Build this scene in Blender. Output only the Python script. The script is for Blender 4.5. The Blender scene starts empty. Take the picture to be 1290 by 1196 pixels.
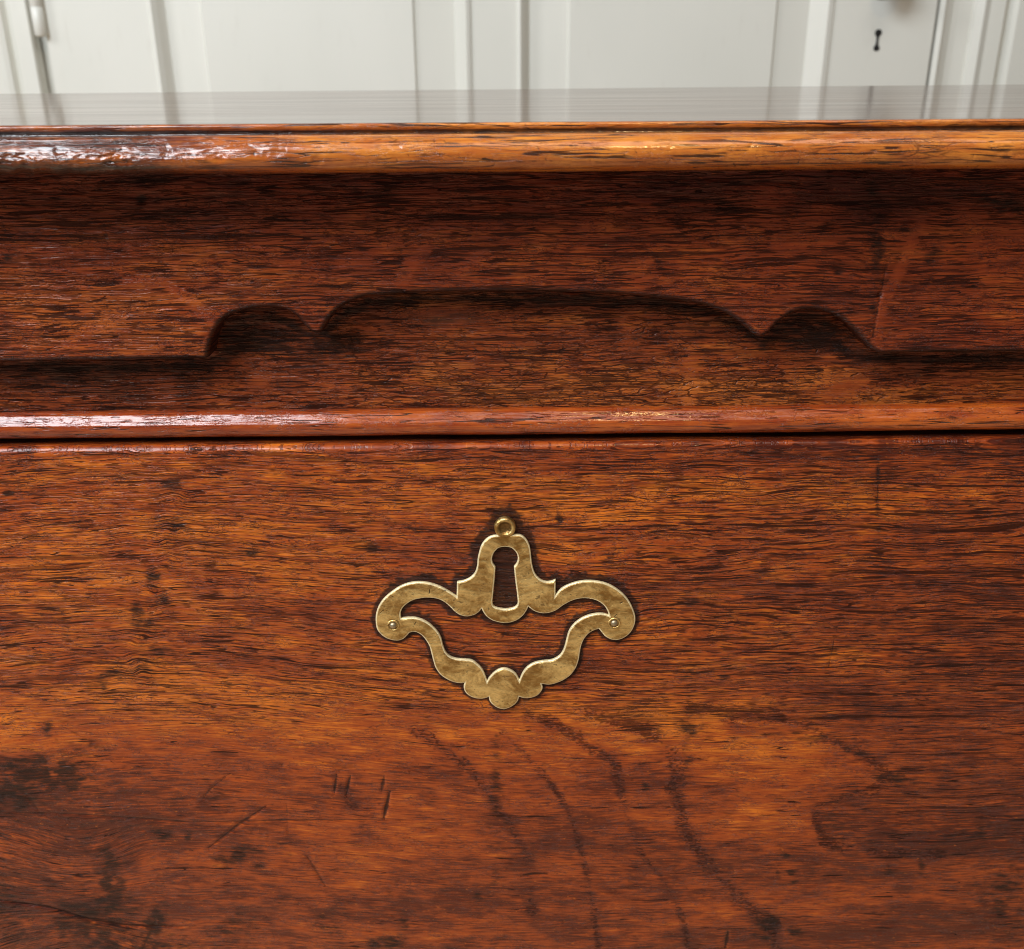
import bpy, math
import numpy as np
from mathutils import Matrix, Vector

S = bpy.context.scene
C = S.collection

# ------------------------------------------------------------------ camera
PW, PH, F = 1290.0, 1196.0, 1253.0
PITCH = math.radians(22.85)
cam_d = bpy.data.cameras.new('camera')
cam = bpy.data.objects.new('camera', cam_d)
C.objects.link(cam)
R3 = (Matrix.Rotation(math.radians(-0.45), 3, 'Z') @ Matrix.Rotation(math.pi/2 - PITCH, 3, 'X')
      @ Matrix.Rotation(math.radians(-0.36), 3, 'Z'))
CAM = Vector((0.0, -0.37, 0.156))
cam.matrix_world = Matrix.Translation(CAM) @ R3.to_4x4()
cam_d.sensor_fit = 'HORIZONTAL'
cam_d.sensor_width = 36.0
cam_d.lens = 36.0 * F / PW
cam_d.clip_start = 0.01
cam_d.clip_end = 50
cam_d.dof.use_dof = True
cam_d.dof.focus_distance = 0.395
cam_d.dof.aperture_fstop = 17.0
S.camera = cam

# ------------------------------------------------------------------ light
w = bpy.data.worlds.new('World')
S.world = w
w.use_nodes = True
bg = w.node_tree.nodes['Background']
bg.inputs['Color'].default_value = (1.0, 0.95, 0.88, 1)
bg.inputs['Strength'].default_value = 0.15

def area(name, loc, target, sx, sy, power, col):
    l = bpy.data.lights.new(name, 'AREA')
    l.shape = 'RECTANGLE'; l.size = sx; l.size_y = sy
    l.energy = power; l.color = col
    o = bpy.data.objects.new(name, l); C.objects.link(o)
    o.location = loc
    o.rotation_euler = (Vector(target) - Vector(loc)).to_track_quat('-Z', 'Y').to_euler()
    return o
area('window_light', (-1.02, -0.95, 1.35), (-0.1, 0.0, 0.0), 1.05, 1.0, 54, (0.86, 0.94, 1.0))
area('window_light_far', (-2.3, -0.2, 1.3), (0.3, 1.2, 0.2), 0.6, 0.8, 21, (0.98, 0.98, 1.0))
area('ceiling_bounce', (0.4, -0.75, 2.1), (0, 0.3, 0), 1.4, 1.0, 11, (1.0, 0.93, 0.86))
area('lamp_light', (0.28, -1.2, 1.35), (0, 0, 0.1), 0.07, 0.07, 3.5, (1.0, 0.70, 0.30))
S.view_settings.view_transform = 'Standard'
S.view_settings.look = 'None'
S.view_settings.exposure = 0.0
S.view_settings.gamma = 1.0
S.cycles.filter_width = 1.0

# ------------------------------------------------------------------ helpers
Rn = np.array(R3); Cn = np.array(CAM)
def at(px, py, y):
    """point where the sight line through a photo position meets the vertical plane y"""
    d = Rn @ np.array([(px - PW/2)/F, -(py - PH/2)/F, -1.0])
    t = (y - Cn[1]) / d[1]
    return Cn + d*t
def at_many(pts, y):
    return [tuple(at(p[0], p[1], y)[[0, 2]]) for p in pts]

rng = np.random.default_rng(7)
class VN:
    """smooth value noise on a lattice"""
    def __init__(s, seed, n=256):
        s.t = np.random.default_rng(seed).uniform(-1, 1, (n, n)); s.n = n
    def __call__(s, x, y):
        xi = np.floor(x).astype(int); yi = np.floor(y).astype(int)
        fx = x - xi; fy = y - yi
        fx = fx*fx*(3-2*fx); fy = fy*fy*(3-2*fy); n = s.n
        a = s.t[xi % n, yi % n]; b = s.t[(xi+1) % n, yi % n]
        c = s.t[xi % n, (yi+1) % n]; d = s.t[(xi+1) % n, (yi+1) % n]
        return (a*(1-fx)+b*fx)*(1-fy) + (c*(1-fx)+d*fx)*fy
def fbm(seed, x, y, o=3):
    r = 0; a = 1.0
    for i in range(o):
        r = r + a*VN(seed+i)(x*2**i + 17*i, y*2**i + 31*i); a *= 0.5
    return r

def mesh_from(name, V, Fc, mat, parent=None, smooth=True, attrs=None, n=4):
    me = bpy.data.meshes.new(name)
    V = np.asarray(V, dtype=np.float32).reshape(-1, 3)
    Fc = np.asarray(Fc, dtype=np.int32).reshape(-1, n)
    me.vertices.add(len(V)); me.vertices.foreach_set('co', V.ravel())
    me.loops.add(Fc.size); me.loops.foreach_set('vertex_index', Fc.ravel())
    me.polygons.add(len(Fc))
    me.polygons.foreach_set('loop_start', np.arange(0, Fc.size, n, dtype=np.int32))
    me.update(calc_edges=True); me.validate()
    me.polygons.foreach_set('use_smooth', np.full(len(me.polygons), bool(smooth)))
    for k, a in (attrs or {}).items():
        a = np.asarray(a, dtype=np.float32)
        if a.ndim > 1 and a.shape[-1] == 3 and k == 'grain':
            at_ = me.attributes.new(k, 'FLOAT_VECTOR', 'POINT'); at_.data.foreach_set('vector', a.reshape(-1))
        else:
            at_ = me.attributes.new(k, 'FLOAT', 'POINT'); at_.data.foreach_set('value', a.reshape(-1))
    o = bpy.data.objects.new(name, me); C.objects.link(o)
    if mat: me.materials.append(mat)
    if parent: o.parent = parent
    return o
def grid(name, X, Y, Z, mat, parent, attrs, flip=False):
    r, c = X.shape
    i = np.arange(r*c).reshape(r, c)
    q = np.stack([i[:-1, :-1], i[1:, :-1], i[1:, 1:], i[:-1, 1:]], -1)
    if flip: q = q[..., ::-1]
    return mesh_from(name, np.stack([X, Y, Z], -1), q, mat, parent, True, attrs)
def boxes(name, L, mat, parent=None, bevel=0.0):
    V = []; Q = []
    for (x0, x1, y0, y1, z0, z1) in L:
        b = len(V)
        V += [(x0,y0,z0),(x1,y0,z0),(x1,y1,z0),(x0,y1,z0),(x0,y0,z1),(x1,y0,z1),(x1,y1,z1),(x0,y1,z1)]
        Q += [[b+k for k in f] for f in ((0,3,2,1),(4,5,6,7),(0,1,5,4),(1,2,6,5),(2,3,7,6),(3,0,4,7))]
    o = mesh_from(name, V, Q, mat, parent, False)
    if bevel:
        m = o.modifiers.new('bevel', 'BEVEL'); m.width = bevel; m.segments = 3
    return o
def tag(o, label=None, cat=None, kind=None, group=None):
    if label: o['label'] = label
    if cat: o['category'] = cat
    if kind: o['kind'] = kind
    if group: o['group'] = group
    return o
def empty(name, loc, label, cat):
    o = bpy.data.objects.new(name, None); C.objects.link(o); o.location = loc
    return tag(o, label, cat)

def to_px(X, Y, Z):
    p = np.stack([X - Cn[0], Y - Cn[1], Z - Cn[2]], -1) @ Rn
    return PW/2 + F*p[..., 0]/-p[..., 2], PH/2 - F*p[..., 1]/-p[..., 2]
def dist_poly(U, V, pts):
    """distance to a polyline and position along it (0..1)"""
    D = np.full(U.shape, 1e9); T = np.zeros(U.shape)
    pts = np.array(pts, float); n = len(pts)-1
    for k in range(n):
        a, b = pts[k], pts[k+1]; e = b-a; L = (e@e)+1e-9
        t = np.clip(((U-a[0])*e[0]+(V-a[1])*e[1])/L, 0, 1)
        d = np.hypot(U-a[0]-t*e[0], V-a[1]-t*e[1])
        m = d < D; D = np.where(m, d, D); T = np.where(m, (k+t)/n, T)
    return D, T
def ell(U, V, cx, cy, rx, ry, ang=0):
    c, s = math.cos(math.radians(ang)), math.sin(math.radians(ang))
    a = ((U-cx)*c + (V-cy)*s)/rx; b = (-(U-cx)*s + (V-cy)*c)/ry
    return np.sqrt(a*a+b*b)
def sst(a, b, x):
    t = np.clip((x-a)/(b-a), 0, 1); return t*t*(3-2*t)
def inside(U, V, poly):
    p = np.array(poly, float); r = np.zeros(U.shape, bool); j = len(p)-1
    for i in range(len(p)):
        xi, yi = p[i]; xj, yj = p[j]
        if yi != yj:
            r ^= ((yi > V) != (yj > V)) & (U < (xj-xi)*(V-yi)/(yj-yi)+xi)
        j = i
    return r

# ------------------------------------------------------------------ node materials
class NT:
    def __init__(s, name):
        s.m = bpy.data.materials.new(name); s.m.use_nodes = True
        s.t = s.m.node_tree; s.b = s.t.nodes['Principled BSDF']
    def new(s, typ, **k):
        n = s.t.nodes.new(typ)
        for a, v in k.items(): setattr(n, a, v)
        return n
    def put(s, sock, v):
        if isinstance(v, bpy.types.NodeSocket): s.t.links.new(v, sock)
        elif v is not None: sock.default_value = v
    def math(s, op, a, b=None, c=None, clamp=False):
        n = s.new('ShaderNodeMath', operation=op, use_clamp=clamp)
        for i, v in enumerate((a, b, c)):
            if v is not None: s.put(n.inputs[i], v)
        return n.outputs[0]
    def add(s, a, b): return s.math('ADD', a, b)
    def mul(s, a, b): return s.math('MULTIPLY', a, b)
    def sub(s, a, b): return s.math('SUBTRACT', a, b)
    def attr(s, n, vec=False):
        a = s.new('ShaderNodeAttribute', attribute_name=n)
        return a.outputs['Vector'] if vec else a.outputs['Fac']
    def scale(s, v, sc, off=(0, 0, 0)):
        n = s.new('ShaderNodeVectorMath', operation='MULTIPLY_ADD')
        s.put(n.inputs[0], v); n.inputs[1].default_value = sc; n.inputs[2].default_value = off
        return n.outputs[0]
    def noise(s, v, scale=1, det=2, rough=0.5, dist=0):
        n = s.new('ShaderNodeTexNoise'); s.put(n.inputs['Vector'], v)
        n.inputs['Scale'].default_value = scale; n.inputs['Detail'].default_value = det
        n.inputs['Roughness'].default_value = rough; n.inputs['Distortion'].default_value = dist
        return n.outputs['Fac']
    def step(s, v, a, b, o0=0.0, o1=1.0):
        n = s.new('ShaderNodeMapRange', interpolation_type='SMOOTHSTEP')
        s.put(n.inputs[0], v); s.put(n.inputs[1], a); s.put(n.inputs[2], b)
        s.put(n.inputs[3], o0); s.put(n.inputs[4], o1)
        return n.outputs[0]
    def mix(s, f, a, b, mode='MIX'):
        n = s.new('ShaderNodeMix', data_type='RGBA', blend_type=mode)
        s.put(n.inputs[0], f)
        s.put(n.inputs[6], (*a, 1) if isinstance(a, tuple) else a)
        s.put(n.inputs[7], (*b, 1) if isinstance(b, tuple) else b)
        return n.outputs[2]
    def bump(s, h, dist, strength=1.0, prev=None):
        n = s.new('ShaderNodeBump'); s.put(n.inputs['Height'], h)
        n.inputs['Distance'].default_value = dist; n.inputs['Strength'].default_value = strength
        if prev is not None: s.put(n.inputs['Normal'], prev)
        return n.outputs[0]

def wood(name, light, mid, dark, pore=(0.016, 0.005, 0.0035), stain_shade_c=(0.012, 0.007, 0.006),
         thr=0.42, short=0.40, lscale=(42, 520), sscale=(150, 1050), craze=0.3, rough=0.33, coat=0.35,
         bump=0.00035, fibre=0.5, tonebias=0.0, lines=(16, 420, 0.024), net=0.75, dull=0.75):
    """old waxed oak: fibre streaks, long open pores, short flecks, crazing, dirt, painted shade"""
    s = NT(name)
    g = s.attr('grain', True)
    stain_shade = s.attr('stain_shade'); ring = s.attr('ring'); tone = s.attr('tone'); fleck = s.attr('fleck')
    # gentle random waviness of the fibre
    wv = s.noise(s.scale(g, (15, 60, 1)), 1, 2)
    wv2 = s.noise(s.scale(g, (130, 300, 1), (4, 7, 0)), 1, 1)
    cmb = s.new('ShaderNodeCombineXYZ')
    s.put(cmb.inputs[1], s.add(s.mul(s.sub(wv, 0.5), 0.0036), s.mul(s.sub(wv2, 0.5), 0.0006)))
    va = s.new('ShaderNodeVectorMath', operation='ADD')
    s.put(va.inputs[0], g); s.put(va.inputs[1], cmb.outputs[0]); gw = va.outputs[0]
    # body colour
    n1 = s.noise(s.scale(gw, (7, 34, 1)), 1, 4, 0.6)
    n2 = s.noise(s.scale(gw, (16, 210, 1), (3, 0, 0)), 1, 4, 0.65)
    n3 = s.noise(s.scale(gw, (90, 1300, 1), (0, 5, 0)), 1, 3, 0.6)
    n4 = s.noise(s.scale(g, (60, 110, 1), (9, 2, 0)), 1, 4, 0.65)
    t = s.add(s.add(s.mul(n1, 0.55), s.mul(n2, 0.38)), s.add(s.mul(n3, fibre*0.9), s.mul(n4, 0.5)))
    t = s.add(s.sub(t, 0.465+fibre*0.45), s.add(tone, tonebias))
    t1 = s.step(t, -0.02, 0.24); t2 = s.step(t, 0.20, 0.54)
    col = s.mix(t2, s.mix(t1, dark, mid), light)
    # long open pores: thin drawn-out contours, broken along their length, then shorter ones
    mod = s.noise(s.scale(gw, (14, 70, 1), (2, 2, 0)), 1, 2)
    keep = s.noise(s.scale(gw, (34, 260, 1), (6, 6, 0)), 1, 2)
    open_ = s.sub(s.mul(ring, 0.05), s.mul(fleck, 0.30))
    c1 = s.noise(s.scale(gw, (lines[0], lines[1], 1), (8, 1, 0)), 1, 1.5, 0.5)
    c1 = s.math('ABSOLUTE', s.sub(c1, 0.5))
    wd = s.mul(s.step(s.add(keep, open_), 0.42, 0.66), lines[2])
    P0 = s.mul(s.step(s.math('DIVIDE', c1, s.add(wd, 0.0008)), 0.5, 1.15, 1.0, 0.0), s.step(s.add(keep, open_), 0.43, 0.50))
    lg = s.attr('long_lines')
    L0 = s.noise(s.scale(gw, (5, 330, 1), (1, 4, 0)), 1, 1.0, 0.5)
    La = s.math('ABSOLUTE', s.sub(L0, 0.5)); Lk = s.noise(s.scale(gw, (22, 420, 1), (9, 1, 0)), 1, 2)
    LW = s.step(Lk, 0.38, 0.70, 0.004, 0.026)
    PL = s.mul(s.step(s.math('DIVIDE', La, LW), 0.45, 1.1, 1.0, 0.0), s.mul(lg, s.step(Lk, 0.36, 0.46)))
    L1 = s.noise(s.scale(gw, (7, 620, 1), (4, 2, 0)), 1, 1.0, 0.5)
    PM = s.mul(s.step(s.math('ABSOLUTE', s.sub(L1, 0.5)), 0.012, 0.045, 1.0, 0.0), s.mul(lg, 0.55))
    tl = s.add(s.add(thr, s.mul(s.sub(mod, 0.5), 0.16)), open_)
    p1 = s.noise(s.scale(gw, (lscale[0], lscale[1], 1)), 1, 2.0, 0.45)
    P1 = s.step(p1, s.sub(tl, 0.030), s.add(tl, 0.006), 1.0, 0.0)
    p2 = s.noise(s.scale(gw, (sscale[0], sscale[1], 1), (11, 3, 0)), 1, 1.5, 0.5)
    ts = s.add(s.add(short, s.mul(s.sub(mod, 0.5), 0.10)), s.sub(s.mul(ring, 0.10), s.mul(fleck, 0.25)))
    P2 = s.step(p2, s.sub(ts, 0.06), s.add(ts, 0.02), 1.0, 0.0)
    P1 = s.math('MAXIMUM', P1, s.math('MAXIMUM', PL, s.mul(PM, 0.8)))
    # crazing: little cross cracks
    cz = s.new('ShaderNodeTexVoronoi', feature='DISTANCE_TO_EDGE')
    wob = s.new('ShaderNodeVectorMath', operation='MULTIPLY_ADD')
    nz = s.new('ShaderNodeTexNoise'); s.put(nz.inputs['Vector'], g); nz.inputs['Scale'].default_value = 420
    s.put(wob.inputs[0], nz.outputs['Color']); wob.inputs[1].default_value = (0.0025, 0.0012, 0); s.put(wob.inputs[2], g)
    s.put(cz.inputs['Vector'], s.scale(wob.outputs[0], (90, 560, 1))); cz.inputs['Scale'].default_value = 1
    czm = s.noise(s.scale(g, (45, 80, 1), (1, 8, 0)), 1, 2)
    czk = s.attr('craze')
    CZ = s.mul(s.step(cz.outputs['Distance'], 0.01, s.add(0.02, s.mul(czm, 0.09)), 1.0, 0.0),
               s.step(s.add(czm, s.mul(czk, 0.25)), 0.56, 0.68))
    CZ = s.mul(CZ, craze)
    # fine crackled network in the old finish, and open dots along the growth rings
    nw = s.math('ABSOLUTE', s.sub(s.noise(s.scale(g, (270, 900, 1), (2, 9, 0)), 1, 2.5, 0.6, 0.4), 0.5))
    NWm = s.noise(s.scale(g, (70, 150, 1), (5, 5, 0)), 1, 2)
    NW = s.mul(s.step(nw, 0.006, 0.036, 1.0, 0.0), s.step(NWm, 0.40, 0.60))
    nw2 = s.noise(s.scale(g, (420, 900, 1), (12, 9, 0)), 1, 2.0, 0.6)
    col = s.mix(s.mul(NW, net), col, dark)
    rd = s.noise(s.scale(g, (430, 1000, 1), (3, 4, 0)), 1, 1.5, 0.5)
    RD = s.mul(s.step(s.add(rd, s.mul(ring, 0.17)), 0.60, 0.66), s.step(ring, 0.22, 0.45))
    CZ = s.math('MAXIMUM', CZ, s.mul(RD, 0.6))
    col = s.mix(s.step(nw2, 0.36, 0.27, 0.0, net*1.1), col, dark)
    col = s.mix(s.step(nw2, 0.62, 0.75, 0.0, net*0.6), col, light)
    Pd = s.math('MAXIMUM', s.math('MAXIMUM', s.mul(P0, 0.9), s.mul(P1, 0.9)), s.math('MAXIMUM', s.mul(P2, 0.72), CZ))
    # dirt blotches and painted-in shade
    sn = s.noise(s.scale(g, (170, 420, 1), (5, 1, 0)), 1, 4, 0.7)
    st = s.step(s.add(stain_shade, s.add(s.mul(s.sub(sn, 0.5), 1.5), s.mul(s.sub(p1, 0.5), -0.9))), 0.25, 0.95)
    st = s.mul(st, s.step(stain_shade, 0.0, 0.12))
    sf = s.noise(s.scale(gw, (110, 900, 1), (15, 2, 0)), 1, 3, 0.7)
    st = s.mul(st, s.step(sf, 0.68, 0.42, 0.62, 1.0))
    gm = s.attr('grime_shade')
    st = s.math('MAXIMUM', st, s.step(s.add(gm, s.mul(s.sub(sn, 0.5), 0.8)), 0.25, 0.85, 0.0, 0.92))
    st = s.mul(st, s.step(s.math('MAXIMUM', stain_shade, gm), 0.0, 0.12))
    col = s.mix(s.mul(st, 0.93), col, stain_shade_c)
    col = s.mix(Pd, col, pore)
    s.put(s.b.inputs['Base Color'], col)
    rn = s.noise(s.scale(g, (60, 120, 1), (7, 7, 0)), 1, 3)
    s.put(s.b.inputs['Roughness'], s.add(s.add(rough-0.06, s.mul(rn, 0.16)), s.mul(Pd, 0.15)))
    s.b.inputs['IOR'].default_value = 1.45
    dk = s.math('MAXIMUM', Pd, s.mul(st, 0.6))
    s.put(s.b.inputs['Coat Weight'], s.mul(s.sub(1.0, s.mul(dk, dull)), coat))
    s.put(s.b.inputs['Specular IOR Level'], s.sub(0.28, s.mul(dk, 0.2)))
    s.b.inputs['Coat Roughness'].default_value = 0.12
    h = s.sub(s.add(s.mul(n2, 0.5), s.mul(n3, 0.35)), s.mul(Pd, 1.0))
    h = s.sub(s.add(h, s.mul(n4, 0.6)), s.mul(NW, 0.4))
    bn = s.bump(h, bump, 1.0)
    s.put(s.b.inputs['Normal'], bn); s.put(s.b.inputs['Coat Normal'], s.bump(h, bump*0.75, 1.0))
    return s.m

M_drawer = wood('oak_drawer', (0.66, 0.165, 0.014), (0.33, 0.054, 0.008), (0.095, 0.013, 0.004),
    thr=0.350, short=0.395, lscale=(30, 1250), sscale=(150, 1600), fibre=0.9)
M_frieze = wood('oak_frieze', (0.46, 0.105, 0.015), (0.24, 0.036, 0.007), (0.085, 0.011, 0.004),
                thr=0.365, short=0.405, lscale=(40, 1250), sscale=(150, 1400), craze=0.4, lines=(24, 460, 0.035), bump=0.00045, rough=0.38, coat=0.25)
M_rail = wood('oak_rail', (0.50, 0.130, 0.020), (0.25, 0.042, 0.008), (0.07, 0.017, 0.007),
              thr=0.37, short=0.41, lscale=(44, 1250), sscale=(160, 1400), craze=0.75, lines=(24, 460, 0.035), bump=0.00045, rough=0.34, coat=0.3)
M_bead = wood('oak_bead', (0.52, 0.11, 0.013), (0.28, 0.038, 0.007), (0.09, 0.012, 0.004),
              thr=0.33, short=0.36, lscale=(18, 420), sscale=(90, 900), craze=0.15, rough=0.26, coat=0.9, dull=0.4, net=0.4, bump=0.00022)
M_edge = wood('oak_top_edge', (0.66, 0.225, 0.030), (0.40, 0.095, 0.013), (0.14, 0.024, 0.006),
              thr=0.355, short=0.375, lscale=(20, 800), sscale=(90, 1300), craze=0.5, rough=0.24, coat=1.0, dull=0.1, net=0.4, bump=0.0001)

def plain(name, col, rough=0.5, metal=0, coat=0.0):
    s = NT(name); s.b.inputs['Base Color'].default_value = (*col, 1)
    s.b.inputs['Roughness'].default_value = rough; s.b.inputs['Metallic'].default_value = metal
    s.b.inputs['Coat Weight'].default_value = coat
    return s

def top_mat():
    s = NT('polished_oak_top')
    tc = s.new('ShaderNodeTexCoord').outputs['Object']
    n = s.noise(s.scale(tc, (6, 120, 1)), 1, 4, 0.6)
    n2 = s.noise(s.scale(tc, (40, 700, 1)), 1, 2, 0.6)
    col = s.mix(s.step(s.add(s.mul(n, .7), s.mul(n2, .3)), 0.35, 0.65), (0.045, 0.018, 0.010), (0.12, 0.045, 0.02))
    s.put(s.b.inputs['Base Color'], col)
    r = s.noise(s.scale(tc, (7, 60, 1), (3, 3, 0)), 1, 4, 0.65)
    s.put(s.b.inputs['Roughness'], s.step(r, 0.3, 0.75, 0.12, 0.20))
    s.b.inputs['IOR'].default_value = 1.5; s.b.inputs['Coat Weight'].default_value = 0.25; s.b.inputs['Coat Roughness'].default_value = 0.08
    s.put(s.b.inputs['Normal'], s.bump(s.add(n, s.mul(n2, 0.3)), 0.00002, 1.0))
    return s.m
M_top = top_mat()

def paint_mat():
    s = NT('old_cream_paint')
    tc = s.new('ShaderNodeTexCoord').outputs['Object']
    n = s.noise(s.scale(tc, (3, 3, 1.5)), 1, 3, 0.6)
    n2 = s.noise(s.scale(tc, (60, 60, 14)), 1, 3, 0.6)
    col = s.mix(s.step(n, 0.3, 0.7), (0.70, 0.695, 0.635), (0.76, 0.75, 0.69))
    col = s.mix(s.mul(s.step(n2, 0.58, 0.8), 0.35), col, (0.62, 0.60, 0.54))
    s.put(s.b.inputs['Base Color'], col)
    s.b.inputs['Roughness'].default_value = 0.38
    s.put(s.b.inputs['Normal'], s.bump(n2, 0.0003, 0.6))
    return s.m
M_paint = paint_mat()
M_black = plain('dark_void', (0.01, 0.009, 0.008), 0.8).m

def brass_mat():
    s = NT('old_brass')
    tc = s.new('ShaderNodeTexCoord').outputs['Object']
    n = s.noise(s.scale(tc, (60, 60, 95)), 1, 5, 0.72, 0.6)
    n2 = s.noise(s.scale(tc, (300, 300, 420)), 1, 3, 0.7)
    sc = s.noise(s.scale(tc, (260, 10, 2600)), 1, 2, 0.6)
    f = s.step(s.add(s.mul(n, 0.75), s.mul(n2, 0.25)), 0.37, 0.64)
    col = s.mix(f, (0.34, 0.185, 0.05), (0.98, 0.71, 0.29))
    pa = s.attr('patina')
    col = s.mix(s.mul(pa, 0.8), col, (0.13, 0.065, 0.02))
    col = s.mix(s.step(n2, 0.58, 0.72, 0.0, 0.75), col, (0.12, 0.062, 0.022))
    ed = s.attr('edge')
    col = s.mix(s.mul(ed, 0.75), col, (0.95, 0.82, 0.52))  # bright rim highlight put into the colour of the base plate
    # hand cuts and file nicks
    sep = s.new('ShaderNodeSeparateXYZ'); s.put(sep.inputs[0], tc)
    cut = None
    for px, py, an, ln, wd in ((541, 746, 80, .0026, .00035), (481, 771, 45, .0030, .0003), (494, 752, -35, .0022, .0002), (523, 786, 60, .0024, .00028),
                               (575, 771, 40, .006, .00018), (581, 777, 42, .005, .00016), (776, 776, 50, .002, .0003), (783, 760, 30, .0016, .0005), (744, 795, 80, .0012, .0006), (560, 745, 10, .002, .0002)):
        q = at(px, py, -0.0017); c_, s_ = math.cos(math.radians(an)), math.sin(math.radians(an))
        dx = s.sub(sep.outputs[0], float(q[0])); dz = s.sub(sep.outputs[2], float(q[2]))
        u = s.math('ABSOLUTE', s.add(s.mul(dx, c_), s.mul(dz, s_))); v = s.math('ABSOLUTE', s.sub(s.mul(dz, c_), s.mul(dx, s_)))
        k = s.mul(s.step(u, ln*0.25, ln*0.5, 1.0, 0.0), s.step(v, wd*0.3, wd*0.8, 1.0, 0.0))
        cut = k if cut is None else s.math('MAXIMUM', cut, k)
    col = s.mix(s.mul(cut, 0.85), col, (0.05, 0.026, 0.01))
    s.put(s.b.inputs['Base Color'], col)
    s.put(s.b.inputs['Metallic'], s.sub(0.84, s.mul(ed, 0.5)))
    s.put(s.b.inputs['Roughness'], s.add(0.20, s.mul(n2, 0.24)))
    h = s.add(s.mul(n, 1.0), s.add(s.mul(n2, 0.25), s.mul(sc, 0.2)))
    h = s.sub(h, s.mul(cut, 0.8))
    s.put(s.b.inputs['Normal'], s.bump(h, 0.0011, 0.9))
    return s.m
M_brass = brass_mat()
M_steel = plain('worn_nail', (0.42, 0.34, 0.22), 0.42, 0.85).m

# ------------------------------------------------------------------ the chest
Z_TOP, Z_UND = 0.1358, 0.1206
Z_FLOOR = -0.66
chest = empty('oak_chest', (0, 0.2, Z_FLOOR),
              'old polished oak chest with scalloped apron, big drawer and pierced brass keyhole plate', 'chest')
def xs(step, half=0.275, far=0.55):
    m = np.arange(-half, half+step/2, step)
    e = np.linspace(half, far, 30)[1:]
    return np.concatenate([-e[::-1], m, e])
def K(o):
    """parts keep their world place under the chest's empty"""
    o.parent = chest; o.matrix_parent_inverse = Matrix.Translation(chest.location).inverted()
    return o

# escutcheon outline in two views, traced half by half
ZL = lambda L: [(440+a/4.2727, 630+b/4.2727) for a, b in L]
ZR = lambda L: [(620+a/4.2727, 630+b/4.2727) for a, b in L]
def sp(pts, n=6):
    """Catmull-Rom through pts, ends kept"""
    p = np.array(pts, float)
    if len(p) < 3: return [tuple(q) for q in p]
    q = np.vstack([2*p[0]-p[1], p, 2*p[-1]-p[-2]]); out = []
    for i in range(1, len(q)-2):
        for k in range(n):
            t = k/n
            out.append(tuple(0.5*((2*q[i]) + (-q[i-1]+q[i+1])*t + (2*q[i-1]-5*q[i]+4*q[i+1]-q[i+2])*t*t
                             + (-q[i-1]+3*q[i]-3*q[i+1]+q[i+2])*t**3)))
    out.append(tuple(p[-1])); return out
def chain(*segs):
    out = []
    for sg in segs:
        for q in sp(sg):
            if not out or math.hypot(q[0]-out[-1][0], q[1]-out[-1][1]) > 0.35: out.append(q)
    if math.hypot(out[0][0]-out[-1][0], out[0][1]-out[-1][1]) < 0.35: out.pop()
    return out
ring_c = (636.1, 663.0)
L1 = [(800,187),(765,192),(735,210),(712,240),(700,275),(691,315),(688,350),(678,385),(655,412),(620,430),(580,438)]
L2 = [(580,438),(578,516)]
L3 = [(578,516),(550,497),(515,476),(470,456),(420,443),(370,439),(320,446),(270,465),(225,495),(185,530),(158,570),(145,610),(143,650),(150,690),(167,715),(195,737),(230,750),(262,753),(290,745),(310,728),(326,710)]
L4 = [(326,710),(348,706),(372,713),(395,730),(415,755),(432,785),(442,820),(452,860),(465,900),(490,935),(525,960),(560,975),(600,982),(621,978)]
L5 = [(621,978),(616,1000),(622,1025),(640,1045),(670,1060),(705,1066),(735,1062),(750,1056)]
L6 = [(750,1056),(758,1082),(780,1104),(805,1117),(832,1122)]
R6 = [(95,1113),(120,1098),(138,1078),(146,1055)]
R5 = [(146,1055),(170,1063),(205,1062),(240,1050),(262,1030),(272,1008),(267,987)]
R4 = [(267,987),(310,990),(350,980),(390,962),(425,935),(450,900),(465,860),(472,820),(480,780),(495,745),(520,715),(548,698),(573,690)]
R3_ = [(573,690),(592,714),(610,733),(640,748),(675,750),(710,738),(740,715),(760,685),(770,650),(768,615),(752,570),(725,525),(690,490),(645,460),(600,442),(550,433),(500,432),(450,440),(400,458),(365,480),(340,510)]
R2 = [(340,510),(342,425)]
R1 = [(342,425),(320,434),(290,437),(260,425),(235,400),(220,365),(212,320),(208,280),(200,240),(180,205),(150,186),(108,184)]
outer = chain(ZL(L1), ZL(L2), ZL(L3), ZL(L4), ZL(L5), ZL(L6)+[(636.5, 892.4)]+ZR(R6), ZR(R5), ZR(R4), ZR(R3_), ZR(R2), ZR(R1))
iL = [(280,634),(277,612),(282,590),(295,570),(320,550),(350,535),(400,525),(450,525),(490,535),(520,553),(545,575),(570,600),(600,618),(635,624),(670,617),(695,602),(712,583)]
iM = [(712,583),(722,602),(740,625),(770,645),(805,656),(838,660)]
iM2 = [(100,656),(135,643),(165,620),(185,592),(195,572)]
iR = [(195,572),(215,588),(240,600),(275,607),(310,603),(345,590),(380,565),(415,545),(455,530),(500,525),(545,532),(580,548),(605,570),(620,595),(627,617)]
jR = [(627,617),(590,608),(550,610),(510,620),(470,640),(435,670),(412,705),(400,745),(390,785),(375,820),(350,845),(315,860),(270,865),(225,875),(190,895),(165,925),(146,966)]
jM = [(146,966),(130,935),(105,915)]
jM2 = [(838,903),(808,908),(780,925),(755,950),(742,970)]
jL = [(742,970),(730,935),(715,905),(690,880),(660,860),(620,855),(580,852),(545,840),(520,815),(505,780),(495,740),(475,705),(440,670),(400,645),(360,632),(320,630),(280,634)]
hole = chain(ZL(iL), ZL(iM)+ZR(iM2), ZR(iR), ZR(jR), ZR(jM)+ZL(jM2), ZL(jL))
kx = [(838,249),(805,256),(780,280),(769,310),(772,335),(787,358)]
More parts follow.
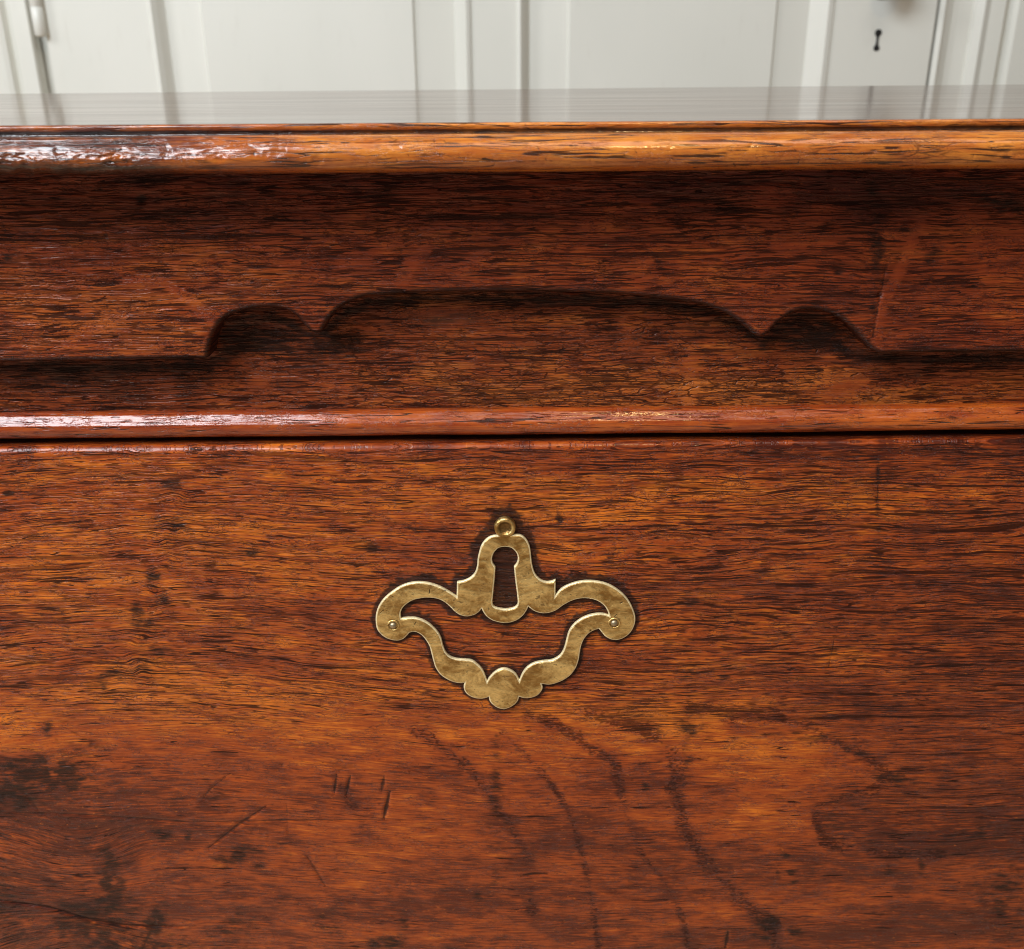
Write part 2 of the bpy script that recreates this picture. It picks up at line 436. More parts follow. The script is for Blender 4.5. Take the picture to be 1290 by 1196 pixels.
kb = [(787,358),(783,420),(776,490),(770,545)]
kc = [(770,545),(776,566),(800,579),(843,585),(885,577),(903,562),(907,543)]
kd = [(907,543),(900,480),(892,420),(886,357)]
ke = [(886,357),(902,335),(907,308),(897,280),(872,256),(838,249)]
keyh = chain(ZL(kx), ZL(kb), ZL(kc), ZL(kd), ZL(ke))
T_PL = 0.0017

# ---- drawer front : relief grid
DZ_T, DZ_B = 0.0133, -0.325
def build_drawer():
    x = xs(0.00062)
    r = 0.0033
    a = np.linspace(0, math.pi/2, 8)
    lip_y = 0.0005 + r - r*np.sin(a); lip_z = DZ_T - r + r*np.cos(a)
    zz = np.concatenate([np.arange(DZ_T-r-0.0005, -0.12, -0.0005), np.arange(-0.12, -0.265, -0.00068), np.linspace(-0.265, DZ_B, 20)])
    zrow = np.concatenate([[DZ_T, DZ_T], lip_z, zz]); yrow = np.concatenate([[0.03, 0.012], lip_y, np.full(len(zz), 0.0005)])
    X, Z = np.meshgrid(x, zrow); _, Y = np.meshgrid(x, yrow)
    U, V = to_px(X, Y*0, Z)
    wn = fbm(3, X*60, Z*90, 3)
    # --- flow of the grain (metres, + = lines pushed down)
    g = 26*sst(190, 720, U)*sst(560, 900, V)*1.5 - 9*sst(-100, 190, U)*sst(1150, 700, V)*(1-sst(190, 420, U))
    g += 7*np.exp(-((U-205-0.25*(700-V))/22)**2)*fbm(5, U/30, V/16, 2)*sst(590, 640, V)*(1-sst(850, 900, V))
    g += 16*np.exp(-(((U-870)/130)**2+((V-740)/40)**2))*np.tanh((V-745)/30)*-1
    # lower left swirl: lines fall to the right then curl up
    sw = sst(200, 60, U)*sst(1010, 1070, V)
    g += sw*(0.42*np.clip(U, -200, 200)*sst(1180, 1040, V) - 0.5*np.clip(U, -200, 200)*sst(1120, 1196, V))
    g += 3.2*fbm(11, U/120, V/30, 2) + 1.0*fbm(12, U/40, V/12, 2)
    flow = g*0.000315
    gr = np.stack([X, Z + flow + (0.0005 - Y), np.zeros_like(X)], -1)
    lip = sst(0.0006, 0.0012, Y)
    # --- growth-ring bands crossing the fibre
    bands = [
        ([(632,925),(670,959),(697,993),(720,1033),(733,1076),(743,1123),(752,1176),(756,1210)], 3.5, .9),
        ([(665,902),(700,915),(722,929),(747,946),(774,962),(783,1003),(797,1049),(813,1083),(840,1116),(860,1159),(870,1210)], 4, .95),
        ([(740,900),(807,919),(847,949),(857,1009),(863,1043),(880,1076),(913,1109),(943,1143),(968,1165),(985,1210)], 6.5, 1.0),
        ([(520,922),(537,929),(563,949),(603,983),(630,1023),(657,1063),(663,1089),(670,1146)], 5, .6),
        ([(440,930),(473,943),(520,979),(545,1010)], 6, .5),
        ([(380,930),(410,960),(440,1010),(470,1060),(500,1110),(520,1170)], 7, .5),
        ([(300,1000),(360,1050),(400,1100),(430,1180)], 8, .4),
        ([(870,890),(930,900),(1007,912),(1060,938),(1108,968),(1112,985),(1085,1000),(1050,1006),(1030,1020),(1028,1038),(1045,1062),(1080,1075),(1180,1078)], 5, .9)]
    ring = np.zeros_like(X); 
    for pts, wd, k in bands:
        d, _ = dist_poly(U, V, sp(pts, 3))
        dd = d/(wd*1.5)*(1+0.5*fbm(21, U/14, V/14, 2))
        ring = np.maximum(ring, 0.9*k*np.exp(-dd**2)*(0.75+0.5*fbm(22, U/40, V/40, 2)))
    zone = [(880,893),(1007,905),(1060,935),(1108,968),(1112,983),(1085,1000),(1050,1006),(1032,1020),(1030,1040),(1047,1064),(1080,1075),(1400,1085),(1400,870),(1100,880)]
    D = inside(U, V, zone).astype(float); dz, _ = dist_poly(U, V, sp(zone[:11], 3))
    D = np.where(D > 0.5, 0.5+0.5*sst(0, 26, dz+5*fbm(23, U/30, V/8, 2)), 0.5-0.5*sst(0, 16, dz+5*fbm(24, U/30, V/8, 2)))
    dark_zone = D*sst(1400, 1000, U)
    upper = sst(930, 860, V - 25*fbm(31, U/90, V/60, 2))     # long-line region
    upper = np.maximum(upper, D*0.6)
    ring = ring + 0.25*upper
    # fleck > 0 removes pores: the smooth flat-sawn lower half
    fleck = (1-upper)*0.34 - 0.07*upper*sst(620, 900, U)
    fleck = fleck - 1.0*np.clip(ring-0.3, 0, 1)*0.25
    fleck = fleck*(1-0.9*sw) 
    # --- stains (place, size, strength)
    st = np.zeros_like(X)
    for cx, cy, rx, ry, a_, k in [
        (60,975,60,26,5,.95),(15,1000,40,40,0,.8),(110,945,30,14,20,.5),(215,610,22,7,5,.7),(222,658,34,12,20,.55),
        (192,728,9,13,0,.9),(200,757,14,8,0,.7),(172,776,9,14,0,1.1),(186,785,9,10,0,.6),(200,820,26,14,20,.5),(180,840,16,22,0,.6),
        (130,855,26,10,-30,.6),(130,862,9,8,0,.7),(318,697,8,5,0,.9),(60,919,7,9,0,.9),(10,622,7,4,0,.9),
        (203,1053,17,9,0,.85),(237,1055,6,8,0,.7),(300,1078,32,13,-15,.75),(325,1090,12,10,0,.6),(270,1000,30,24,0,.4),
        (218,1010,14,8,-40,.6),(140,1110,16,44,-15,.9),(120,1160,60,34,0,.85),(190,1175,16,34,20,.9),(150,1196,90,20,0,.8),
        (265,1178,14,12,0,.5),(300,1170,28,26,0,.6),(415,1165,22,20,0,.5),(356,1134,12,8,0,.5),(355,1070,20,12,0,.35),
        (485,1188,24,9,0,.9),(602,1132,7,6,0,.8),(575,1120,14,5,0,.5),(624,985,10,80,2,.55),(625,1100,9,70,0,.35),(813,992,6,5,0,.8),(704,652,5,11,0,.85),
        (875,918,22,12,20,.8),(866,955,8,40,0,.5),(965,1170,22,20,0,.7),(1000,1176,12,8,0,.8),(990,1078,6,5,0,.8),(997,1100,8,5,0,.75),
        (1000,1112,7,4,0,.7),(980,1102,4,5,0,.7),(1022,1098,8,6,0,.5),(1160,1092,5,11,-5,.8),(1120,1098,20,10,0,.35),(1130,982,34,9,5,.7),(1050,1040,20,30,0,.45),
        (1230,1050,60,20,-8,.45),(1265,1130,40,60,0,.55),(1106,640,4,12,0,.9),(1107,600,3,20,0,.55),(1108,665,3,10,0,.5),(1200,642,8,8,0,.4),(1284,612,8,8,0,.6),
        (868,853,14,12,0,.6),(912,851,9,8,0,.7),(880,760,34,8,6,.6),(985,800,26,5,2,.5),(960,722,26,4,2,.5),(760,700,60,12,3,.25),(1190,850,120,20,0,.3),
        (470,690,14,8,10,.6),(500,630,20,8,0,.4),(515,668,30,12,15,.45),(440,1010,3,8,0,.2),(1020,930,50,10,8,.55),(1080,945,40,12,25,.5),(490,1125,8,10,0,.4),(510,1165,9,20,0,.45)]:
        e = ell(U, V, cx, cy, rx*1.25, ry*1.25, a_)
        st = np.maximum(st, 1.12*k*np.exp(-(e**2)*1.1)*(1+0.45*fbm(29, U/13, V/7, 3)))
    # wax and dirt gathered round the plate
    m = (U > 445) & (U < 830) & (V > 625) & (V < 925)
    dm = np.full(U.shape, 99.0)
    um, vm = U[m], V[m]
    d1 = np.full(um.shape, 1e9)
    for poly in (outer, hole):
        d, _ = dist_poly(um, vm, poly[::3]+[poly[0]]); d1 = np.minimum(d1, d)
    d1 = np.minimum(d1, np.abs(np.hypot(um-ring_c[0], vm-ring_c[1])-12))
    ins = inside(um, vm, keyh); d1 = np.where(ins, 0.0, d1)  # keyhole opening takes the full darkening, no recess cut
    lean = 1 + 0.6*np.clip((760-vm)/100, -0.5, 1)
    dm[m] = d1/lean
    dirt = sst(11.5, 2.5, dm*(1+0.4*fbm(26, U/6, V/5, 2)))
    grime_shade = 0.95*dirt
    st = np.maximum(st, 0.42*sst(935, 985, V+12*wn)*sst(430, 120, U+40*wn)*(0.7+0.6*fbm(28, U/70, V/40, 3)))
    # --- tone
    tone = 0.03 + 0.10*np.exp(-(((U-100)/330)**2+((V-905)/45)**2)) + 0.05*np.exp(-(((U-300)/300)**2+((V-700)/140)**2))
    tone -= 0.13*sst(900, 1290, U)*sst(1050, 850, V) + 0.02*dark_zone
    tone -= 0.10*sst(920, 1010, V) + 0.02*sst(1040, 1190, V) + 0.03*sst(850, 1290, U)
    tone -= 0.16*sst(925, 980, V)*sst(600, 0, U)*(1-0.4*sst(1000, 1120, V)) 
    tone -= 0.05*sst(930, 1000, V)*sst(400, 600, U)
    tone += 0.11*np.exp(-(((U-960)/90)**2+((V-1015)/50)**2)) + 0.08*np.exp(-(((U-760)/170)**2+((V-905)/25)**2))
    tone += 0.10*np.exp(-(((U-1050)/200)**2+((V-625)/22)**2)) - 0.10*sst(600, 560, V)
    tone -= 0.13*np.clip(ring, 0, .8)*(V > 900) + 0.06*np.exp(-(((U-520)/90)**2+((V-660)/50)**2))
    tone += 0.06*fbm(41, U/90, V/28, 3)
    # --- relief
    h = 0.00035*fbm(51, X*22, Z*40, 3) + 0.00012*fbm(54, X*90, (Z+flow)*420, 2)
    for pts, wd, dp, dk in [
        ([(424,977),(420,1004)],1.6,.0006,.9),([(441,978),(436,1003)],1.8,.0007,.9),([(491,998),(483,1034)],2.2,.0009,1),([(484,978),(480,1000)],2.4,.0004,.8),
        ([(656,1106),(672,1103),(690,1103)],1.7,.0007,1),([(335,1017),(300,1040),(262,1070)],2.0,.0007,.8),([(290,975),(262,998),(252,1012)],1.5,.0004,.7),
        ([(918,1174),(914,1196)],2.4,.0007,.9),([(0,1136),(60,1144),(118,1162),(160,1168),(230,1169)],1.6,.0009,.9),([(30,1000),(48,1024)],3,.0003,.6),
        ([(386,1080),(410,1118)],2.4,.0004,.6),([(1055,790),(1044,842)],.9,.0003,.8),([(1106,585),(1107,655)],1.2,.0003,.8),([(160,1040),(190,1050)],1,.0002,.4),
        ([(0,1024),(110,1028),(240,1036),(420,1034),(560,1034)],1.0,.0003,.75),([(420,973),(560,966),(680,962)],.9,.0003,.6),([(170,930),(310,955)],1.0,.0002,.5),
        ([(360,1000),(363,1060)],1.0,.0002,.5),([(850,745),(960,752),(1100,765)],1.4,.0004,.6),([(180,1195),(196,1160)],3,.0003,.9),([(700,865),(830,885)],1.0,.0003,.7)]:
        d, t = dist_poly(U, V, pts)
        e = np.exp(-(d/(wd*(0.35+1.0*np.sin(np.pi*np.clip(t, .03, .97)))))**2)
        h -= dp*e; grime_shade = np.maximum(grime_shade, dk*e)
    for _ in range(46):                       # small dents
        cx, cy = rng.uniform(0, 1290), rng.uniform(580, 1190); rr = rng.uniform(2, 5)
        e = np.exp(-(((U-cx)/rr)**2+((V-cy)/(rr*.7))**2)); h -= e*rng.uniform(.0001, .0003); st = np.maximum(st, .45*e*rng.integers(0, 2))
    h = h*(1-lip)
    fleck = fleck + 0.35*lip; st = st*(1-lip)
    Y = Y - h
    ll = np.clip(upper*(0.62+0.38*sst(450, 820, U)) + 0.2*D, 0, 1)
    att = dict(grime_shade=grime_shade*(1-lip), long_lines=ll, grain=gr, stain_shade=st, ring=ring, tone=tone, fleck=fleck, craze=0.2*(1-upper))
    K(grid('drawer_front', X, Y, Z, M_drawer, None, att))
build_drawer()

# ---- bead under the rail
def profile_sweep(name, prof, mat, x, disp, attf, half_extra=0):
    P = np.array(prof); L = np.concatenate([[0], np.cumsum(np.hypot(*np.diff(P, axis=0).T))])
    N = np.zeros_like(P); T = np.gradient(P, axis=0); T /= np.linalg.norm(T, axis=1)[:, None]+1e-9
    N[:, 0] = -T[:, 1]*-1; N[:, 1] = T[:, 0]*-1     # outward for a path running from back-top to the front and down
    X, S_ = np.meshgrid(x, L); _, PY = np.meshgrid(x, P[:, 0]); _, PZ = np.meshgrid(x, P[:, 1])
    _, NY = np.meshgrid(x, N[:, 0]); _, NZ = np.meshgrid(x, N[:, 1])
    h = disp(X, S_, PY, PZ)
    Y = PY + NY*h; Z = PZ + NZ*h
    U, V = to_px(X, Y, Z)
    att = dict(grain=np.stack([X, -S_, np.zeros_like(X)], -1), stain_shade=0*X, ring=0*X, tone=0*X, fleck=0*X, craze=0*X)
    att.update(attf(X, S_, U, V, PY, PZ))
    return K(grid(name, X, Y, Z, mat, None, att))
r_b = 0.0054; cy_b, cz_b = 0.0056, 0.0210
a = np.linspace(0, math.pi, 44)
prof = [(0.013, cz_b+r_b)] + [(cy_b - r_b*math.sin(t), cz_b + r_b*math.cos(t)) for t in a] + [(0.012, cz_b-r_b-0.0002)]
def bead_att(X, S_, U, V, PY, PZ):
    st = 0.8*np.exp(-((U-1200)/14)**2-((V-527)/4)**2) + 0.6*np.exp(-((U-560)/90)**2-((V-531)/3)**2)*(fbm(61, U/6, V/4, 2) > .1)
    st += 0.95*sst(S_.max()*0.66, S_.max()*0.76, S_ + 0.0008*fbm(62, X*80, S_*300, 2)) + .9*(S_ < 0.0092)*0  # lower part of the bead coloured darker
    tone = 0.05 + 0.12*sst(900, 1200, U)*np.exp(-((V-535)/10)**2) - 0.05*sst(0.2, 1, fbm(63, X*20, S_*100, 2))
    return dict(stain_shade=st, tone=tone, fleck=0.04+0*X, craze=0*X)
def bead_facet(PY, PZ):
    al = math.radians(24); d = np.abs(np.arctan2(cy_b-PY, PZ-cz_b) - math.radians(52))
    return -r_b*np.where(d < al, 1-math.cos(al)/np.cos(np.minimum(d, al)), 0)
profile_sweep('bead_moulding', prof, M_bead, xs(0.0007),
              lambda X, S_, PY, PZ: bead_facet(PY, PZ) + 0.00028*fbm(64, X*16, S_*60, 3)+0.00008*fbm(65, X*60, S_*900, 2), bead_att)

# ---- rail (board behind the apron)
def build_rail():
    x = xs(0.00062); z = np.arange(0.0955, 0.0255, -0.00045); y0 = 0.0065
    X, Z = np.meshgrid(x, z); Y = np.full_like(X, y0)
    U, V = to_px(X, Y, Z)
    flow = 0.0005*fbm(71, X*20, Z*60, 3)
    st = np.zeros_like(X); fl = np.zeros_like(X)
    # dark band under the scallops: their shade painted in, plus dirt
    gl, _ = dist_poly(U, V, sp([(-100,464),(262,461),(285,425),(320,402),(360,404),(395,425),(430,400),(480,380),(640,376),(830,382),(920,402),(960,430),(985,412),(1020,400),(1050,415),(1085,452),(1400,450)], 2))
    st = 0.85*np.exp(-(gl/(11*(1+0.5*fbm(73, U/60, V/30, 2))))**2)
    grime_shade = 0.7*np.exp(-(gl/7)**2)
    for cx, cy, rx, ry, k in [(330,430,60,22,1.15),(420,435,60,26,.95),(1020,425,52,24,1.15),(60,485,120,16,.6),(240,480,60,18,.45),(250,505,40,8,.4),  # first three paint the shade inside the small arches, the rest are stains
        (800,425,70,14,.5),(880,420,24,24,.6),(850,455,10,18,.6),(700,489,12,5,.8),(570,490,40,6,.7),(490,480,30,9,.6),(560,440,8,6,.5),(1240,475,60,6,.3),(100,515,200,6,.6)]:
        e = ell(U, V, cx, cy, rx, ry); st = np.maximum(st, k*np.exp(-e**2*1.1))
    for cx, cy, rx, ry, an, k in [(868,480,12,30,0,.8),(797,415,16,22,20,.8),(1060,485,30,22,0,.5),(560,400,60,14,0,.5),(1150,470,14,20,20,.4),(1045,478,10,26,0,.6),(330,480,16,20,20,.5)]:
        e = ell(U, V, cx, cy, rx, ry, an); fl = np.maximum(fl, k*np.exp(-e**4))
    lite = 0.10*sst(440, 500, V)*sst(350, 700, U) + 0.10*np.exp(-(((U-930)/120)**2+((V-480)/30)**2)) - .06*sst(400, 100, U)
    h = 0.0003*fbm(74, X*20, Z*50, 3)+0.00022*fbm(76, X*75, (Z+flow)*560, 2)
    cr = sst(400, 480, V)*sst(400, 480, U)*sst(1300, 800, U)
    K(grid('back_rail', X, Y-h, Z, M_rail, None, dict(grain=np.stack([X, Z+flow, 0*X], -1), stain_shade=st, ring=0.1+0*X, tone=lite+0.07*fbm(75, U/70, V/25, 3), fleck=fl, craze=cr*1.0, long_lines=0.75*(1-fl), grime_shade=grime_shade)))
build_rail()

# ---- scalloped apron
AY = -0.0072; A_R = 0.0027
prof_px = [[(-60,457),(0,457),(130,455.5),(262,453)],
    [(262,453),(264,438),(270,420),(283,403),(300,394),(327,389),(353,390),(368,396),(379,407),(389,418),(398,422),(406,420)],
    [(406,420),(411,410),(425,392),(443,381),(467,374),(519,371),(589,369),(676,369),(729,370),(780,372),(830,377),(880,384),(910,394),(934,409),(950,423),(959,427)],
    [(959,427),(970,420),(986,404),(1007,393),(1032,392),(1056,401),(1072,414),(1086,429),(1098,442),(1110,447)],
    [(1110,447),(1180,446),(1290,445),(1350,444.5)]]
def build_apron():
    pts = []
    for sgm in prof_px:
        q = sp(sgm, 8)
        pts += q if not pts else q[1:]
    P = np.array(at_many(pts, AY))
    zl, zr = P[0, 1], P[-1, 1]
    P = np.vstack([[(-0.55, zl)], P, [(0.55, zr)]])
    L = np.concatenate([[0], np.cumsum(np.hypot(*np.diff(P, axis=0).T))])
    n = 1500; s = np.linspace(0, L[-1], n)
    B = np.stack([np.interp(s, L, P[:, 0]), np.interp(s, L, P[:, 1])], -1)
    def smooth(A, k):
        ker = np.hanning(k+2)[1:-1]; ker /= ker.sum()
        return np.stack([np.convolve(np.pad(A[:, i], k//2, mode='edge'), ker, 'valid') for i in (0, 1)], -1)
    B = smooth(B, 5)
    T = np.gradient(B, axis=0); T /= np.linalg.norm(T, axis=1)[:, None]
    N = smooth(np.stack([-T[:, 1], T[:, 0]], -1), 9)
    N /= np.linalg.norm(N, axis=1)[:, None]
    yb = 0.0052
    rows = []; 
    rows.append((B, np.full(n, yb))); rows.append((B, np.full(n, 0.002)))
    ang = np.linspace(0, math.pi/2, 9)
    rr = A_R
    for t in ang:
        rows.append((B + N*rr*(1-math.cos(t)), np.full(n, AY+rr-rr*math.sin(t))))
    E = B + N*rr
    ztop = Z_UND-0.0004
    xt = smooth(np.stack([E[:, 0], E[:, 0]], -1), 61)[:, 0]; xt = np.maximum.accumulate(xt)
    xt[0] = -0.55; xt[-1] = 0.55
    m = 170
    for k in range(1, m+1):
        f = k/m; fx = 1-(1-f)**3
        rows.append((np.stack([E[:, 0]*(1-fx)+xt*fx, E[:, 1]*(1-f)+ztop*f], -1), np.full(n, AY)))
    X = np.array([r[0][:, 0] for r in rows]); Z = np.array([r[0][:, 1] for r in rows]); Y = np.array([r[1] for r in rows])
    U, V = to_px(X, Y*0+AY, Z)
    flow = 0.0006*fbm(81, X*14, Z*40, 3) + 0.00025*fbm(82, X*60, Z*120, 2)
    st = np.zeros_like(X); fl = np.zeros_like(X)
    for cx, cy, rx, ry, an, k in [(30,295,50,12,0,.6),(14,325,24,8,0,.8),(178,252,7,8,-30,1),(133,297,4,3,0,1),(30,420,20,8,0,.4),
        (340,235,40,8,0,.4),(1105,310,14,50,0,.85),(1100,385,8,26,0,.7),(1056,343,8,7,0,1.1),(1135,289,22,4,0,.95),(1175,320,18,26,10,.7),(1260,255,50,24,0,.7),(915,262,26,10,0,.7),
        (890,350,20,10,0,.4),(1120,415,20,6,0,.6),(1070,391,6,4,0,.9),(318,355,3,3,0,.9),(240,430,14,10,0,.4),(60,425,26,8,0,.4),(120,405,4,12,0,.5),(462,273,8,5,0,.7),(830,335,18,10,40,.6),(770,345,14,10,0,.5),
        (690,390,60,6,0,.0),(510,345,20,8,-35,.5),(1100,240,12,30,0,.6),(300,300,30,14,0,.3),(1227,361,4,3,0,.8),(560,285,30,6,0,.4),(700,300,40,6,0,.35)]:
        e = ell(U, V, cx, cy, rx, ry, an); st = np.maximum(st, k*np.exp(-e**2*1.1)*(1+.3*fbm(83, U/8, V/5, 2)))
    for pts_, wd, k in [([(160,355),(205,356),(235,375),(262,395),(272,412)],7,1.0),([(85,432),(105,418),(140,404),(155,398)],7,.8),([(1160,280),(1135,340),(1112,385),(1104,435)],7,.9),
        ([(505,355),(515,335),(535,318)],9,.9),([(578,345),(590,330),(610,322)],9,.5),([(430,330),(460,322),(500,305)],8,.5),([(738,283),(765,285)],9,.8),([(1215,270),(1240,300),(1285,300)],16,.7),([(1240,340),(1290,330)],12,.6),
        ([(975,310),(990,314),(1010,312)],7,.7),([(1050,240),(1080,240)],12,.5),([(330,310),(350,318)],7,.5),([(800,350),(818,330)],6,.4),([(955,245),(1060,250)],10,.35)]:
        d, _ = dist_poly(U, V, pts_); fl = np.maximum(fl, 0.7*k*np.exp(-(d/wd)**4)*(1+.3*fbm(87, U/12, V/6, 2)))
    grime_shade = 0.78*sst(12, 6, np.arange(len(rows))[:, None]*np.ones((1, n)))  # dark band painting the shade on the rounded edge
    # the rounded lower edge is worn smooth; its shade is painted in dark
    row = np.arange(len(rows))[:, None]*np.ones((1, n))
    rim = sst(13, 6, row); st = np.maximum(st, 0.78*sst(12, 6, row))
    fl = np.maximum(fl, 0.15*rim)
    tone = 0.08*fbm(84, U/110, V/40, 3) - 0.12*sst(300, 230, V) + 0.10*np.exp(-(((U-120)/260)**2+((V-410)/50)**2)) - 0.05*sst(700, 1290, U)  # upper frieze coloured darker for the shade of the overhang
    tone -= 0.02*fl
    ny = (row >= 11)
    h = (0.0004*fbm(85, X*18, Z*40, 3) + 0.00024*fbm(86, X*80, (Z+flow)*520, 2))*ny*sst(9, 24, row)
    for cx, cy, rr_, dp in [(178,252,5,.0008),(133,297,3,.0008),(1108,372,3,.001),(338,357,3,.0006),(1227,361,3,.0005),(462,273,4,.0005),(1056,343,6,.0005)]:
        h -= dp*np.exp(-(np.hypot(U-cx, V-cy)/rr_)**2)
    d, t = dist_poly(U, V, [(1118,330),(1104,400),(1100,425)]); h -= .0005*np.exp(-(d/1.5)**2); st = np.maximum(st, .8*np.exp(-(d/1.5)**2))
    K(grid('scalloped_apron', X, Y-h, Z, M_frieze, None, dict(grain=np.stack([X, Z+flow, 0*X], -1), stain_shade=st, ring=0.2+0*X, tone=tone, fleck=fl, craze=0*X+0.1, long_lines=np.clip(0.95-1.1*fl, 0, 1), grime_shade=grime_shade), flip=True))
build_apron()

# ---- table top: surface board and moulded nosing
YF = -0.036                                # foremost point of the nosing
def nosing_profile():
    p = []
    p += [(-0.0235+0.0004, Z_TOP-0.0001), (-0.0237, Z_TOP)]
    # small upper roll
    for t in np.linspace(0, 1.25, 7): p.append((-0.0245-0.0011*math.sin(t), Z_TOP-0.0011+0.0011*math.cos(t)))
    # quirk
    p += [(-0.0255, Z_TOP-0.0018), (-0.0247, Z_TOP-0.0023), (-0.0246, Z_TOP-0.0033), (-0.0254, Z_TOP-0.0036), (-0.0266, Z_TOP-0.0034), (-0.0278, Z_TOP-0.0032)]
    # big roll
    cy, cz, ry, rz = -0.0285, (Z_TOP-0.0031+Z_UND)/2, 0.0075, (Z_TOP-0.0031-Z_UND)/2
    for t in np.linspace(0.12, math.pi, 40): p.append((cy-ry*math.sin(t), cz+rz*math.cos(t)))
    p += [(-0.02, Z_UND), (0.0, Z_UND)]
    return p
chips = [(48,196,46,9,.0008),(150,200,20,10,.0022),(120,206,24,9,.0014),(20,200,20,9,.0012),(72,189,7,7,.0009),(207,188,5,8,.0012),(275,199,9,6,.0014),(262,193,5,5,.0007),(338,193,17,6,.0007),(400,202,6,6,.0011),(190,205,22,8,.0005),(240,200,18,7,.0004),
         (1280,192,22,4,.0010),(1098,192,5,3,.0007),(497,186,6,3,.0005),(0,205,30,8,.001)]
def nose_disp(X, S_, PY, PZ):
    U, V = to_px(X, PY, PZ)
    th = np.arctan2(-0.0285-PY, PZ-(Z_TOP-0.0031+Z_UND)/2); al = math.radians(36)
    dth = np.abs(th - math.radians(60))
    facet = -0.0068*np.where(dth < al, 1-math.cos(al)/np.cos(np.minimum(dth, al)), 0)*sst(420, 200, U+30*fbm(90, U/25, V/6, 2))*(PY < -0.0262)
    big = sst(0.0, 0.004, S_-0.007)
    h = facet + 0.00018*fbm(91, X*14, S_*40, 2) + 0.00005*fbm(92, X*70, S_*900, 2)
    for cx, cy, rx, ry, dp in chips:
        e = ell(U, V, cx, cy, rx, ry)*(1+0.25*fbm(93, U/9, V/5, 2))
        h -= dp*0.30*sst(1.5, 0.6, e)*(1+0.6*fbm(94, U/5, V/3, 2))
    rough_ = np.maximum(sst(1.6, .5, ell(U, V, 60, 200, 60, 12)), sst(1.5, .5, ell(U, V, 150, 200, 24, 11)))
    h += 0.00005*rough_*fbm(95, U/6, V/3, 3)
    # edge waves on the left where it is knocked about
    h -= 0.0006*sst(260, 60, U)*np.abs(fbm(96, U/30, V*0, 2))*sst(196, 214, V)
    # tiny nicks
    r2 = np.random.default_rng(5)
    for _ in range(44):
        cx, cy = r2.uniform(300, 1290), r2.uniform(176, 210); an = r2.uniform(60, 130) if r2.random() < .6 else r2.uniform(0, 180)
        e = ell(U, V, cx, cy, r2.uniform(3, 9), 0.9, an); h -= 0.00022*np.exp(-e**2)
    return h*sst(0.001, 0.003, S_)
def nose_att(X, S_, U, V, PY, PZ):
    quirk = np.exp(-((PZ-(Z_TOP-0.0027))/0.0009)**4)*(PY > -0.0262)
    st = 0.95*quirk + 0.35*sst(206, 214, V) + 0.62*sst(330, 150, U)*(V > 170)  # darker in the quirk, along the underside and at the left end
    for cx, cy, rx, ry, dp in chips: st = np.maximum(st, min(1, dp*330)*sst(1.4, .5, ell(U, V, cx, cy, rx, ry))*(.6+.5*fbm(97, U/7, V/4, 2)))
    r2 = np.random.default_rng(5)
    for _ in range(44):
        cx, cy = r2.uniform(300, 1290), r2.uniform(176, 210); an = r2.uniform(60, 130) if r2.random() < .6 else r2.uniform(0, 180)
        e = ell(U, V, cx, cy, r2.uniform(3, 9), 0.9, an); st = np.maximum(st, .8*np.exp(-e**2))
    for pts, wd in [([(880,188),(960,190),(1030,193)],1.1),([(1060,193),(1100,192),(1210,192)],1.1),([(560,180),(640,180),(730,184)],1.0),([(430,180),(560,178)],1.0),([(1190,165),(1290,164)],1.5),([(460,196),(560,194)],.9),([(650,203),(760,204)],1)]:
        d, _ = dist_poly(U, V, pts); st = np.maximum(st, .8*np.exp(-(d/wd)**2)*(1+.5*fbm(98, U/12, V/3, 2)))
    tone = 0.07 + 0.06*fbm(99, U/60, V/12, 2) - 0.22*sst(460, 200, U)
    return dict(stain_shade=st, grime_shade=0.95*quirk, tone=tone, fleck=0*X-0.02, craze=0.15+0*X)
profile_sweep('moulded_edge', nosing_profile(), M_edge, xs(0.00055, 0.24, 0.575), nose_disp, nose_att)
# top board: its back edge runs slightly out of parallel
yb0, yb1 = 0.275, 0.370
def yb(x): return yb0 + (x+0.575)/1.15*(yb1-yb0)
XT = 0.575
nx = 24
V_, Q_ = [], []
for k in range(nx+1):
    x = -XT+0.001 + 2*(XT-0.001)*k/nx
    for (y, z) in ((-0.0234, Z_TOP+0.00003), (yb(x)-0.002, Z_TOP+0.00003), (yb(x), Z_TOP-0.002), (yb(x), Z_UND+0.0001), (0.0, Z_UND+0.0001), (0.0,Z_TOP-.006),(-0.0234,Z_TOP-.006)):
        V_.append((x, y, z))
for k in range(nx):
    for j in range(7):
        a0, a1 = k*7+j, k*7+(j+1) % 7
        Q_.append((a0, a0+7, a1+7, a1))
K(mesh_from('top_board', V_, Q_, M_top, None, False))
# carcass, lower rail and feet out of sight below
M_side = plain('dark_oak_side', (0.16, 0.05, 0.018), 0.4).m
K(boxes('carcass', [(-0.54, 0.54, 0.0135, 0.26, -0.56, Z_UND-0.0008), (-0.54, 0.54, 0.002, 0.0132, -0.56, DZ_B-0.004)], M_side, None))
for sx in (-1, 1):
    for (y0, y1) in ((0.01, 0.06), (0.21, 0.26)):
        K(boxes('foot', [(sx*0.50-0.03, sx*0.50+0.03, y0, y1, Z_FLOOR, -0.5605)], M_side, None, 0.004))

